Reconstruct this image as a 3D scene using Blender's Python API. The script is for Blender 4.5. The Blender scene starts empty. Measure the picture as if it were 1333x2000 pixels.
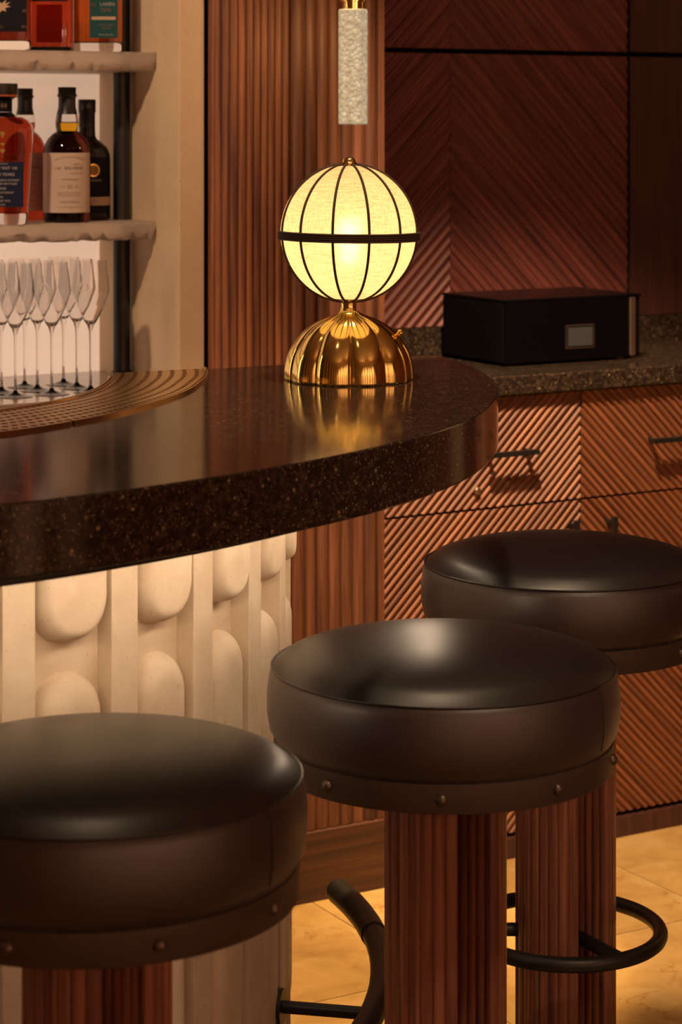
import bpy, math, random
from mathutils import Vector, Matrix
random.seed(7)
S = bpy.context.scene
COL = S.collection
PI = math.pi
c30, s30 = math.cos(math.radians(30)), math.sin(math.radians(30))
def W(u, v, z=0.0):            # room frame (turned 30 degrees) -> world
    return Vector((u*c30 - v*s30, u*s30 + v*c30, z))
R30 = math.radians(30)

# ------------------------------------------------------------------ camera
EYE = 1.46
cam = bpy.data.cameras.new('camera'); cam_o = bpy.data.objects.new('camera', cam); COL.objects.link(cam_o)
cam_o.location = (0, 0, EYE); cam_o.rotation_euler = (PI/2, 0, 0)
cam.sensor_fit = 'VERTICAL'; cam.sensor_height = 36; cam.sensor_width = 24
cam.lens = 4400/2000*36; cam.shift_y = -0.38
cam.dof.use_dof = True; cam.dof.focus_distance = 3.17; cam.dof.aperture_fstop = 7.5
cam.clip_start = 0.05
S.camera = cam_o

# ------------------------------------------------------------------ world, exposure, room lights
S.view_settings.view_transform = 'Standard'; S.view_settings.look = 'None'
S.view_settings.gamma = 1.0; S.view_settings.use_curve_mapping = False
S.view_settings.exposure = 0.0
w = bpy.data.worlds.new('World'); S.world = w; w.use_nodes = True
w.node_tree.nodes['Background'].inputs[0].default_value = (0.05, 0.02, 0.02, 1)
w.node_tree.nodes['Background'].inputs[1].default_value = 0.10

def spot(name, loc, target, power, col, half, blend, radius=0.03):
    L = bpy.data.lights.new(name, 'SPOT'); L.energy = power; L.color = col
    L.spot_size = 2*math.radians(half); L.spot_blend = blend; L.shadow_soft_size = radius
    o = bpy.data.objects.new(name, L); COL.objects.link(o); o.location = loc
    d = Vector(target) - Vector(loc); o.rotation_euler = d.to_track_quat('-Z', 'Y').to_euler()
    return o
WARM = (1.0, 0.60, 0.27)
WARM2 = (1.0, 0.72, 0.45)
# recessed ceiling downlights, then added fill spots (ceiling at 2.8 m)
spot('downlight_cabinets', W(1.95, 2.90, 2.76), W(2.92, 3.62, 0.35), 540, (1.0, 0.66, 0.36), 22, 0.55)
spot('downlight_floor', W(1.78, 3.42, 2.76), W(1.93, 3.38, 0), 440, (1.0, 0.62, 0.27), 11.5, 0.35)
spot('downlight_bar', (0.10, 3.05, 2.76), (0.05, 3.15, 0), 80, WARM2, 20, 0.8, 0.05)
spot('downlight_stool', (-0.30, 2.55, 2.76), (-0.30, 2.5, 0), 12, WARM2, 30, 0.8, 0.05)
spot('downlight_end', (0.42, 3.55, 2.76), (0.42, 3.5, 0), 12, WARM2, 30, 0.8, 0.05)
spot('fill_spot_stools', (0.85, 1.5, 2.76), (0.25, 2.95, 0.10), 55, WARM2, 17, 0.8, 0.06)  # added unseen front fill for the stool posts
spot('fill_spot_pilaster', W(4.15, 3.2, 2.76), W(4.6, 3.5, 1.0), 200, WARM2, 26, 0.7, 0.05)  # added spot brightening the unseen pilaster for its reflection in the counter
spot('fill_spot_niche', W(0.2, 2.7, 2.76), W(1.75, 3.9, 1.25), 135, (1.0, 0.68, 0.42), 15, 0.6, 0.06)  # added fill that brightens the niche reveal and bottle labels
# added fill: unseen spots on the wall behind the camera and on the ceiling
for k, uu in enumerate((-0.6, 0.6, 1.8, 3.0)):
    spot('wall_fill_spot', W(uu, -0.7, 2.76), W(uu, -1.7, 1.25), 350, (1.0, 0.65, 0.50), 42, 0.8, 0.06)
for k, uu in enumerate((0.4, 2.4)):
    spot('ceiling_fill_spot', W(uu, 0.0, 1.95), W(uu, 0.9, 2.8), 52, (1.0, 0.64, 0.48), 60, 0.9, 0.06)
# added vertical fill light that brightens the niche reveal (out of frame, left)
L = bpy.data.lights.new('niche_side_fill', 'AREA'); L.shape = 'RECTANGLE'; L.size = 0.04; L.size_y = 1.3; L.energy = 3; L.color = (1.0, 0.68, 0.42)
o = bpy.data.objects.new('niche_side_fill', L); COL.objects.link(o); o.location = W(0.33, 3.78, 1.25)
o.rotation_euler = (Matrix.Rotation(R30, 4, 'Z') @ Matrix.Rotation(-PI/2, 4, 'Y') @ Matrix.Rotation(PI/2, 4, 'Z')).to_euler()

# ------------------------------------------------------------------ materials
def mat(name):
    m = bpy.data.materials.new(name); m.use_nodes = True
    nt = m.node_tree; b = nt.nodes['Principled BSDF']
    return m, nt, b
def N(nt, t, **kw):
    n = nt.nodes.new(t)
    for k, v in kw.items(): setattr(n, k, v)
    return n
def plain(name, col, rough=0.5, metal=0.0, **kw):
    m, nt, b = mat(name)
    b.inputs['Base Color'].default_value = (*col, 1); b.inputs['Roughness'].default_value = rough
    b.inputs['Metallic'].default_value = metal
    for k, v in kw.items(): b.inputs[k].default_value = v
    return m
def emis(name, col, strength, base=(0.5, 0.5, 0.5)):
    m, nt, b = mat(name)
    b.inputs['Base Color'].default_value = (*base, 1)
    b.inputs['Emission Color'].default_value = (*col, 1); b.inputs['Emission Strength'].default_value = strength
    return m
def ramp(nt, stops):
    r = N(nt, 'ShaderNodeValToRGB'); e = r.color_ramp.elements
    while len(e) > 1: e.remove(e[0])
    e[0].position = stops[0][0]; e[0].color = (*stops[0][1], 1)
    for p, c in stops[1:]:
        k = e.new(p); k.color = (*c, 1)
    return r
def bump(nt, b, src, strength, dist):
    bp = N(nt, 'ShaderNodeBump'); bp.inputs['Strength'].default_value = strength; bp.inputs['Distance'].default_value = dist
    nt.links.new(src, bp.inputs['Height']); nt.links.new(bp.outputs[0], b.inputs['Normal'])

def wood(name, dark, light, rot=(0, 0, 0), rough=0.55, scale=1.0, tone=0.35):
    """Wood with grain running along local Z (before rot)."""
    m, nt, b = mat(name); L = nt.links.new
    tc = N(nt, 'ShaderNodeTexCoord'); mp = N(nt, 'ShaderNodeMapping'); mp.inputs['Rotation'].default_value = rot
    L(tc.outputs['Object'], mp.inputs[0])
    oi = N(nt, 'ShaderNodeObjectInfo')
    m2 = N(nt, 'ShaderNodeMapping'); m2.inputs['Scale'].default_value = (95*scale, 95*scale, 3.2*scale); L(mp.outputs[0], m2.inputs[0])
    ad = N(nt, 'ShaderNodeVectorMath', operation='ADD'); L(m2.outputs[0], ad.inputs[0])
    ml = N(nt, 'ShaderNodeMath', operation='MULTIPLY'); L(oi.outputs['Random'], ml.inputs[0]); ml.inputs[1].default_value = 37.0
    L(ml.outputs[0], ad.inputs[1])
    n1 = N(nt, 'ShaderNodeTexNoise'); n1.inputs['Scale'].default_value = 1.0; n1.inputs['Detail'].default_value = 5; n1.inputs['Roughness'].default_value = 0.62; n1.inputs['Distortion'].default_value = 0.4
    L(ad.outputs[0], n1.inputs['Vector'])
    rp = ramp(nt, [(0.30, dark), (0.52, tuple((a+b_)/2 for a, b_ in zip(dark, light))), (0.72, light)])
    L(n1.outputs['Fac'], rp.inputs[0])
    hv = N(nt, 'ShaderNodeHueSaturation'); L(rp.outputs[0], hv.inputs['Color'])
    mr = N(nt, 'ShaderNodeMapRange'); mr.inputs['To Min'].default_value = 1-tone; mr.inputs['To Max'].default_value = 1+tone
    L(oi.outputs['Random'], mr.inputs[0]); L(mr.outputs[0], hv.inputs['Value'])
    L(hv.outputs[0], b.inputs['Base Color']); b.inputs['Roughness'].default_value = rough
    bump(nt, b, n1.outputs['Fac'], 0.35, 0.0006)
    return m

WD, WL = (0.074, 0.021, 0.015), (0.33, 0.122, 0.050)
M = {}
M['wood_v'] = wood('wood_vertical', WD, WL)
M['wood_u'] = wood('wood_horizontal', WD, WL, rot=(0, PI/2, 0))
PD, PL = tuple(0.55*c for c in WD), tuple(0.60*c for c in WL)
M['pier_v'] = wood('pier_wood', PD, PL, tone=0.2)
M['pier_u'] = wood('plinth_wood', tuple(0.5*c for c in PD), tuple(0.38*c for c in PL), rot=(0, PI/2, 0))
M['wood_a'] = wood('wood_rising', WD, WL, rot=(0, -PI/4, 0), tone=0.06)
M['wood_b'] = wood('wood_falling', WD, WL, rot=(0, PI/4, 0), tone=0.06)
M['wall_a'] = wood('wall_wood_rising', (0.060, 0.014, 0.017), (0.27, 0.078, 0.062), rot=(0, -PI/4, 0), tone=0.2)  # reddened copies of the cabinet wood: tint of shade put into the colour
M['wall_b'] = wood('wall_wood_falling', (0.060, 0.014, 0.017), (0.27, 0.078, 0.062), rot=(0, PI/4, 0), tone=0.2)
M['wood_stool'] = wood('wood_stool', (0.085, 0.025, 0.021), (0.37, 0.145, 0.088), rough=0.38, scale=0.8, tone=0.12)
M['wood_dark'] = wood('wood_dark', (0.030, 0.009, 0.009), (0.085, 0.027, 0.022), rough=0.5, tone=0.05)
M['black'] = plain('black_metal', (0.010, 0.009, 0.009), 0.42, 0.0)
M['matte_black'] = plain('matte_black', (0.0025, 0.002, 0.003), 0.75, **{'Specular IOR Level': 0.05})
M['bronze'] = plain('dark_bronze', (0.070, 0.048, 0.040), 0.5, 0.3)
M['rivet'] = plain('rivet_bronze', (0.13, 0.095, 0.075), 0.32, 0.7)
M['gloss_black'] = plain('gloss_black', (0.0025, 0.002, 0.003), 0.25, **{'Specular IOR Level': 0.12})
M['steel'] = plain('brushed_steel', (0.55, 0.48, 0.42), 0.35, 1.0)
M['brass'] = plain('polished_brass', (0.96, 0.72, 0.24), 0.14, 1.0)
M['tray_brass'] = plain('tray_brass', (0.92, 0.65, 0.32), 0.22, 1.0)
M['cord'] = plain('brown_cord', (0.045, 0.022, 0.010), 0.75)

def leather(name, col, r0, r1, spec, sheen):
    m, nt, b = mat(name); L = nt.links.new
    b.inputs['Specular IOR Level'].default_value = spec; b.inputs['Sheen Weight'].default_value = sheen; b.inputs['Sheen Roughness'].default_value = 0.45; b.inputs['Sheen Tint'].default_value = (1.0, 0.80, 0.72, 1)
    b.inputs['Base Color'].default_value = (*col, 1)
    tc = N(nt, 'ShaderNodeTexCoord')
    n = N(nt, 'ShaderNodeTexNoise'); n.inputs['Scale'].default_value = 420; n.inputs['Detail'].default_value = 3; L(tc.outputs['Object'], n.inputs['Vector'])
    n2 = N(nt, 'ShaderNodeTexNoise'); n2.inputs['Scale'].default_value = 9; n2.inputs['Detail'].default_value = 4; L(tc.outputs['Object'], n2.inputs['Vector'])
    r = N(nt, 'ShaderNodeMapRange'); r.inputs['To Min'].default_value = r0; r.inputs['To Max'].default_value = r1; L(n2.outputs['Fac'], r.inputs[0]); L(r.outputs[0], b.inputs['Roughness'])
    bump(nt, b, n.outputs['Fac'], 0.10, 0.0006)
    return m
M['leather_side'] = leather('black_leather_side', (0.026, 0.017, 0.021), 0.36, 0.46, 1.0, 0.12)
M['leather'] = leather('black_leather_top', (0.011, 0.008, 0.009), 0.31, 0.41, 0.56, 0.0)

def granite(name, rough=0.10):
    m, nt, b = mat(name); L = nt.links.new
    tc = N(nt, 'ShaderNodeTexCoord')
    n = N(nt, 'ShaderNodeTexNoise'); n.inputs['Scale'].default_value = 110; n.inputs['Detail'].default_value = 6; n.inputs['Roughness'].default_value = 0.75; L(tc.outputs['Object'], n.inputs['Vector'])
    r1 = ramp(nt, [(0.38, (0.012, 0.008, 0.007)), (0.54, (0.032, 0.021, 0.016)), (0.70, (0.090, 0.063, 0.045))]); L(n.outputs['Fac'], r1.inputs[0])
    nd = N(nt, 'ShaderNodeTexNoise'); nd.inputs['Scale'].default_value = 420; nd.inputs['Detail'].default_value = 2; L(tc.outputs['Object'], nd.inputs['Vector'])
    sc = N(nt, 'ShaderNodeVectorMath', operation='MULTIPLY_ADD'); L(nd.outputs['Color'], sc.inputs[0]); sc.inputs[1].default_value = (0.004, 0.004, 0.004); L(tc.outputs['Object'], sc.inputs[2])
    def flecks(scale, thr, rad):
        v = N(nt, 'ShaderNodeTexVoronoi'); v.inputs['Scale'].default_value = scale; L(sc.outputs[0], v.inputs['Vector'])
        lt = ramp(nt, [(0.0, (1, 1, 1)), (rad, (1, 1, 1)), (rad+0.12, (0, 0, 0))]); L(v.outputs['Distance'], lt.inputs[0])
        wn = N(nt, 'ShaderNodeTexWhiteNoise'); L(v.outputs['Position'], wn.inputs['Vector'])
        gt = N(nt, 'ShaderNodeMapRange'); L(wn.outputs['Value'], gt.inputs[0]); gt.inputs['From Min'].default_value = thr
        mu = N(nt, 'ShaderNodeMath', operation='MULTIPLY'); L(lt.outputs[0], mu.inputs[0]); L(gt.outputs[0], mu.inputs[1]); return mu
    fa, fb = flecks(330, 0.66, 0.22), flecks(140, 0.90, 0.20)
    mu = N(nt, 'ShaderNodeMath', operation='MAXIMUM'); L(fa.outputs[0], mu.inputs[0]); L(fb.outputs[0], mu.inputs[1])
    mx = N(nt, 'ShaderNodeMix', data_type='RGBA'); L(mu.outputs[0], mx.inputs[0]); L(r1.outputs[0], mx.inputs[6]); mx.inputs[7].default_value = (0.42, 0.31, 0.20, 1)
    L(mx.outputs[2], b.inputs['Base Color'])
    rr = N(nt, 'ShaderNodeMapRange'); rr.inputs['To Min'].default_value = rough-0.07; rr.inputs['To Max'].default_value = rough+0.08; L(n.outputs['Fac'], rr.inputs[0]); L(rr.outputs[0], b.inputs['Roughness'])
    bump(nt, b, n.outputs['Fac'], 0.07, 0.0005)
    return m
M['granite'] = granite('dark_granite')

def stone(name, a, c, rough=0.6):
    m, nt, b = mat(name); L = nt.links.new
    tc = N(nt, 'ShaderNodeTexCoord'); oi = N(nt, 'ShaderNodeObjectInfo')
    ad = N(nt, 'ShaderNodeVectorMath', operation='ADD'); L(tc.outputs['Object'], ad.inputs[0]); L(oi.outputs['Random'], ad.inputs[1])
    n = N(nt, 'ShaderNodeTexNoise'); n.inputs['Scale'].default_value = 14; n.inputs['Detail'].default_value = 8; n.inputs['Roughness'].default_value = 0.62; L(ad.outputs[0], n.inputs['Vector'])
    r = ramp(nt, [(0.3, a), (0.7, c)]); L(n.outputs['Fac'], r.inputs[0])
    v = N(nt, 'ShaderNodeTexNoise'); v.inputs['Scale'].default_value = 150; v.inputs['Detail'].default_value = 2; L(ad.outputs[0], v.inputs['Vector'])
    pit = ramp(nt, [(0.24, (0.80, 0.72, 0.62)), (0.33, (1, 1, 1))]); L(v.outputs['Fac'], pit.inputs[0])
    mx = N(nt, 'ShaderNodeMix', data_type='RGBA', blend_type='MULTIPLY'); mx.inputs[0].default_value = 1
    L(r.outputs[0], mx.inputs[6]); L(pit.outputs[0], mx.inputs[7]); L(mx.outputs[2], b.inputs['Base Color'])
    b.inputs['Roughness'].default_value = rough
    bump(nt, b, v.outputs['Fac'], 0.12, 0.0012)
    return m
M['worktop'] = stone('pale_worktop', (0.30, 0.21, 0.17), (0.40, 0.30, 0.25), 0.12)
M['stone'] = stone('cream_stone', (0.62, 0.50, 0.36), (0.76, 0.65, 0.50))

def marble():
    m, nt, b = mat('honey_marble'); L = nt.links.new
    tc = N(nt, 'ShaderNodeTexCoord'); oi = N(nt, 'ShaderNodeObjectInfo')
    ml = N(nt, 'ShaderNodeMath', operation='MULTIPLY'); L(oi.outputs['Random'], ml.inputs[0]); ml.inputs[1].default_value = 20
    ad = N(nt, 'ShaderNodeVectorMath', operation='ADD'); L(tc.outputs['Object'], ad.inputs[0]); L(ml.outputs[0], ad.inputs[1])
    n = N(nt, 'ShaderNodeTexNoise'); n.inputs['Scale'].default_value = 9; n.inputs['Detail'].default_value = 9; n.inputs['Roughness'].default_value = 0.65; n.inputs['Distortion'].default_value = 0.8; L(ad.outputs[0], n.inputs['Vector'])
    r = ramp(nt, [(0.28, (0.31, 0.175, 0.062)), (0.5, (0.42, 0.265, 0.092)), (0.72, (0.50, 0.345, 0.15))]); L(n.outputs['Fac'], r.inputs[0])
    v = N(nt, 'ShaderNodeTexNoise'); v.inputs['Scale'].default_value = 7; v.inputs['Detail'].default_value = 6; v.inputs['Distortion'].default_value = 2.2; L(ad.outputs[0], v.inputs['Vector'])
    vr = ramp(nt, [(0.485, (1, 1, 1)), (0.5, (0.62, 0.42, 0.33)), (0.515, (1, 1, 1))]); L(v.outputs['Fac'], vr.inputs[0])
    n3 = N(nt, 'ShaderNodeTexNoise'); n3.inputs['Scale'].default_value = 5; L(ad.outputs[0], n3.inputs['Vector'])
    gate = ramp(nt, [(0.5, (0, 0, 0)), (0.62, (1, 1, 1))]); L(n3.outputs['Fac'], gate.inputs[0])
    mx = N(nt, 'ShaderNodeMix', data_type='RGBA', blend_type='MULTIPLY'); L(gate.outputs[0], mx.inputs[0])
    L(r.outputs[0], mx.inputs[6]); L(vr.outputs[0], mx.inputs[7]); L(mx.outputs[2], b.inputs['Base Color'])
    b.inputs['Roughness'].default_value = 0.38
    return m
M['marble'] = marble()
M['grout'] = plain('grout', (0.30, 0.17, 0.08), 0.8)
M['plaster'] = stone('cream_plaster', (0.60, 0.45, 0.30), (0.66, 0.51, 0.36), 0.7)
M['wall_dark'] = plain('dark_wall', (0.030, 0.012, 0.010), 0.7)
M['ceiling'] = plain('ceiling_paint', (0.42, 0.30, 0.20), 0.8)

# glass
M['glass'] = plain('clear_glass', (1, 1, 1), 0.02, 0, **{'Transmission Weight': 1.0, 'IOR': 1.45})
M['stem_glass'] = plain('stemware_glass', (0.97, 0.95, 0.94), 0.0, 0, **{'Transmission Weight': 1.0, 'IOR': 1.45})
def liquid(name, col):
    return plain(name, col, 0.04, 0, **{'Transmission Weight': 1.0, 'IOR': 1.36})
M['amber_red'] = liquid('amber_red', (0.38, 0.045, 0.016))
M['amber_dark'] = liquid('amber_dark', (0.16, 0.022, 0.012))
M['amber_gold'] = liquid('amber_gold', (0.90, 0.50, 0.03))
M['amber'] = liquid('amber_orange', (0.40, 0.085, 0.018))
M['dark_glass'] = plain('dark_bottle_glass', (0.012, 0.008, 0.008), 0.08)
M['cap'] = plain('bottle_cap_black', (0.010, 0.008, 0.012), 0.35)
M['label_cream'] = plain('label_cream', (0.54, 0.42, 0.35), 0.6)
M['label_rose'] = plain('label_rose', (0.58, 0.36, 0.30), 0.6)
M['label_navy'] = plain('label_navy', (0.006, 0.010, 0.035), 0.6, **{'Specular IOR Level': 0.2})
M['label_black'] = plain('label_black', (0.005, 0.004, 0.007), 0.6, **{'Specular IOR Level': 0.15})
M['label_teal'] = plain('label_teal', (0.008, 0.060, 0.060), 0.6, **{'Specular IOR Level': 0.2})
M['label_tan'] = plain('label_tan', (0.45, 0.30, 0.20), 0.6)
M['ink'] = plain('label_ink', (0.045, 0.022, 0.022), 0.6)
M['ink_soft'] = plain('label_ink_soft', (0.17, 0.10, 0.08), 0.6)
M['ink_pale'] = plain('label_ink_pale', (0.38, 0.34, 0.34), 0.6)
M['gold'] = plain('gold_foil', (0.85, 0.52, 0.15), 0.3, 1.0)

def shelf_glass():
    m, nt, b = mat('frosted_cast_glass'); L = nt.links.new
    tc = N(nt, 'ShaderNodeTexCoord'); n = N(nt, 'ShaderNodeTexNoise'); n.inputs['Scale'].default_value = 70; n.inputs['Detail'].default_value = 4
    L(tc.outputs['Object'], n.inputs['Vector'])
    b.inputs['Base Color'].default_value = (0.72, 0.60, 0.52, 1); b.inputs['Roughness'].default_value = 0.45
    b.inputs['Transmission Weight'].default_value = 0.55; b.inputs['IOR'].default_value = 1.45
    bump(nt, b, n.outputs['Fac'], 0.35, 0.003)
    return m
M['shelf'] = shelf_glass()

# backlit panel: glows evenly, faint clouding of the onyx
def backlit(strength):
    m, nt, b = mat('backlit_onyx'); L = nt.links.new
    tc = N(nt, 'ShaderNodeTexCoord'); n = N(nt, 'ShaderNodeTexNoise'); n.inputs['Scale'].default_value = 4; n.inputs['Detail'].default_value = 5; n.inputs['Distortion'].default_value = 1.0
    L(tc.outputs['Object'], n.inputs['Vector'])
    r = ramp(nt, [(0.3, (0.86, 0.58, 0.40)), (0.65, (0.95, 0.67, 0.48))]); L(n.outputs['Fac'], r.inputs[0])
    b.inputs['Base Color'].default_value = (0.75, 0.62, 0.5, 1); b.inputs['Roughness'].default_value = 0.35
    L(r.outputs[0], b.inputs['Emission Color']); b.inputs['Emission Strength'].default_value = strength
    return m
M['backlit_up'] = backlit(0.49); M['backlit_low'] = backlit(0.66)
M['led'] = emis('led_tape', (1.0, 0.73, 0.49), 28.5)

def shade_mat():
    m, nt, b = mat('linen_shade'); L = nt.links.new
    nt.nodes.remove(b); out = nt.nodes['Material Output']
    tc = N(nt, 'ShaderNodeTexCoord')
    def fibre(sc):
        mp = N(nt, 'ShaderNodeMapping'); mp.inputs['Scale'].default_value = sc; L(tc.outputs['Object'], mp.inputs[0])
        n = N(nt, 'ShaderNodeTexNoise'); n.inputs['Scale'].default_value = 1; n.inputs['Detail'].default_value = 3; L(mp.outputs[0], n.inputs['Vector']); return n
    a = fibre((40, 40, 700)); c = fibre((500, 500, 60))
    ad = N(nt, 'ShaderNodeMath', operation='ADD'); L(a.outputs['Fac'], ad.inputs[0]); L(c.outputs['Fac'], ad.inputs[1])
    r = ramp(nt, [(0.36, (0.60, 0.50, 0.32)), (0.5, (0.78, 0.68, 0.46)), (0.64, (0.90, 0.80, 0.58))])
    hf = N(nt, 'ShaderNodeMath', operation='MULTIPLY'); hf.inputs[1].default_value = 0.5; L(ad.outputs[0], hf.inputs[0]); L(hf.outputs[0], r.inputs[0])
    tr = N(nt, 'ShaderNodeBsdfTranslucent'); L(r.outputs[0], tr.inputs[0])
    df = N(nt, 'ShaderNodeBsdfDiffuse'); L(r.outputs[0], df.inputs[0])
    rf = N(nt, 'ShaderNodeBsdfRefraction'); L(r.outputs[0], rf.inputs[0]); rf.inputs['Roughness'].default_value = 0.95; rf.inputs['IOR'].default_value = 1.12
    mx = N(nt, 'ShaderNodeMixShader'); mx.inputs[0].default_value = 0.12; L(tr.outputs[0], mx.inputs[1]); L(df.outputs[0], mx.inputs[2])
    m2 = N(nt, 'ShaderNodeMixShader'); m2.inputs[0].default_value = 0.07; L(mx.outputs[0], m2.inputs[1]); L(rf.outputs[0], m2.inputs[2])
    L(m2.outputs[0], out.inputs[0])
    return m
M['shade'] = shade_mat()

def pendant_mat():
    m, nt, b = mat('bubble_glass'); L = nt.links.new
    tc = N(nt, 'ShaderNodeTexCoord')
    v = N(nt, 'ShaderNodeTexVoronoi'); v.inputs['Scale'].default_value = 130; L(tc.outputs['Object'], v.inputs['Vector'])
    n = N(nt, 'ShaderNodeTexNoise'); n.inputs['Scale'].default_value = 90; n.inputs['Detail'].default_value = 4; L(tc.outputs['Object'], n.inputs['Vector'])
    r = ramp(nt, [(0.0, (1.5, 1.45, 1.2)), (0.14, (1.2, 1.12, 0.84)), (0.26, (0.66, 0.58, 0.40)), (1.0, (0.54, 0.46, 0.30))]); L(v.outputs['Distance'], r.inputs[0])
    r2 = ramp(nt, [(0.35, (0.55, 0.55, 0.55)), (0.65, (1, 1, 1))]); L(n.outputs['Fac'], r2.inputs[0])
    mx = N(nt, 'ShaderNodeMix', data_type='RGBA', blend_type='MULTIPLY'); mx.inputs[0].default_value = 1
    L(r.outputs[0], mx.inputs[6]); L(r2.outputs[0], mx.inputs[7])
    b.inputs['Base Color'].default_value = (0.16, 0.15, 0.13, 1); b.inputs['Roughness'].default_value = 0.12
    L(mx.outputs[2], b.inputs['Emission Color']); b.inputs['Emission Strength'].default_value = 0.50
    bump(nt, b, v.outputs['Distance'], 0.5, 0.002)
    return m
M['bubble'] = pendant_mat()

# ------------------------------------------------------------------ mesh helpers
class MB:
    def __init__(s): s.v = []; s.f = []
    def add(s, vs, fs):
        o = len(s.v); s.v += [tuple(p) for p in vs]; s.f += [tuple(i+o for i in f) for f in fs]; return s
    def box(s, x0, x1, y0, y1, z0, z1):
        return s.add([(x0,y0,z0),(x1,y0,z0),(x1,y1,z0),(x0,y1,z0),(x0,y0,z1),(x1,y0,z1),(x1,y1,z1),(x0,y1,z1)],
                     [(0,3,2,1),(4,5,6,7),(0,1,5,4),(1,2,6,5),(2,3,7,6),(3,0,4,7)])
    def lathe(s, prof, n=32, cx=0, cy=0, close=False, fn=None):
        """prof: list of (r, z) bottom to top; fn(a, r, z) -> r scale"""
        vs = []; fs = []
        for (r, z) in prof:
            for i in range(n):
                a = 2*PI*i/n; k = fn(a, r, z) if fn else 1.0
                vs.append((cx+r*k*math.cos(a), cy+r*k*math.sin(a), z))
        m = len(prof)
        for j in range(m-1 if not close else m):
            for i in range(n):
                i2 = (i+1) % n; j2 = (j+1) % m
                fs.append((j*n+i, j*n+i2, j2*n+i2, j2*n+i))
        if not close:
            if prof[0][0] > 1e-6: fs.append(tuple(range(n-1, -1, -1)))
            if prof[-1][0] > 1e-6: fs.append(tuple((m-1)*n+i for i in range(n)))
        return s.add(vs, fs)
    def tube(s, path, r, n=12, closed=False):
        P = [Vector(p) for p in path]; m = len(P); vs = []; fs = []; up = None
        for i, p in enumerate(P):
            t = (P[(i+1) % m]-P[i-1]) if closed else (P[min(i+1, m-1)]-P[max(i-1, 0)])
            t.normalize()
            if up is None:
                up = Vector((0, 0, 1)) if abs(t.z) < 0.9 else Vector((1, 0, 0))
            a = (up - t*up.dot(t)).normalized(); b = t.cross(a); up = a
            rr = r[i] if isinstance(r, (list, tuple)) else r
            for k in range(n):
                q = 2*PI*k/n; vs.append(p + a*(rr*math.cos(q)) + b*(rr*math.sin(q)))
        for j in range(m if closed else m-1):
            for k in range(n):
                k2 = (k+1) % n; j2 = (j+1) % m
                fs.append((j*n+k, j*n+k2, j2*n+k2, j2*n+k))
        if not closed:
            fs.append(tuple(range(n-1, -1, -1))); fs.append(tuple((m-1)*n+k for k in range(n)))
        return s.add(vs, fs)
    def prism(s, poly, z0, z1):
        n = len(poly)
        vs = [(x, y, z0) for x, y in poly] + [(x, y, z1) for x, y in poly]
        fs = [tuple(range(n-1, -1, -1)), tuple(range(n, 2*n))] + [(i, (i+1) % n, n+(i+1) % n, n+i) for i in range(n)]
        return s.add(vs, fs)
    def sphere(s, c, r, n=16, m=10, sz=1.0):
        return s.lathe([(r*math.sin(PI*j/m) if 0 < j < m else 1e-7, c[2]-r*sz*math.cos(PI*j/m)) for j in range(m+1)], n, c[0], c[1])
    def data(s, name, ang=35):
        me = bpy.data.meshes.new(name); me.from_pydata(s.v, [], s.f); me.validate()
        me.update()
        if ang is not None:
            me.polygons.foreach_set('use_smooth', [True]*len(me.polygons)); me.set_sharp_from_angle(angle=math.radians(ang))
        return me
def fix_normals(me):
    import bmesh
    bm = bmesh.new(); bm.from_mesh(me); bmesh.ops.recalc_face_normals(bm, faces=bm.faces); bm.to_mesh(me); bm.free()
def obj(name, mb, m, parent=None, loc=None, rotz=None, ang=35, bevel=0):
    me = mb.data(name, ang) if isinstance(mb, MB) else mb
    if isinstance(mb, MB): fix_normals(me)
    o = bpy.data.objects.new(name, me); COL.objects.link(o)
    if m is not None and not me.materials: me.materials.append(M[m])
    if parent: o.parent = parent
    if loc is not None: o.location = loc
    if rotz is not None: o.rotation_euler = (0, 0, rotz)
    if bevel:
        b = o.modifiers.new('bevel', 'BEVEL'); b.width = bevel; b.segments = 2; b.limit_method = 'ANGLE'; b.angle_limit = math.radians(40)
    return o
def tag(o, label, cat, group=None):
    o['label'] = label; o['category'] = cat
    if group: o['group'] = group
    return o
def thing(name, label, cat, loc=(0, 0, 0), rotz=0, group=None):
    o = bpy.data.objects.new(name, None); COL.objects.link(o); o.location = loc; o.rotation_euler = (0, 0, rotz)
    o.empty_display_size = 0.05
    return tag(o, label, cat, group)
def struct(o):
    o['kind'] = 'structure'; return o
def text_mesh(s, size, align='CENTER', ext=0.0):
    cu = bpy.data.curves.new('lettering', 'FONT'); cu.body = s; cu.size = size; cu.align_x = align; cu.align_y = 'CENTER'; cu.resolution_u = 2; cu.extrude = ext
    o = bpy.data.objects.new('lettering', cu); COL.objects.link(o)
    me = bpy.data.meshes.new_from_object(o.evaluated_get(bpy.context.evaluated_depsgraph_get()))
    bpy.data.objects.remove(o); bpy.data.curves.remove(cu)
    return me

# ------------------------------------------------------------------ setting
ROOM = dict(u0=-1.6, u1=4.6, v0=-1.7, v1=4.25, h=2.8)
def rstruct(name, mb, m, **k): return struct(obj(name, mb, m, loc=(0, 0, 0), rotz=R30, **k))
fl = rstruct('floor', MB().box(-1.6, 4.6, -1.7, 4.3, -0.06, -0.003), 'grout')
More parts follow.
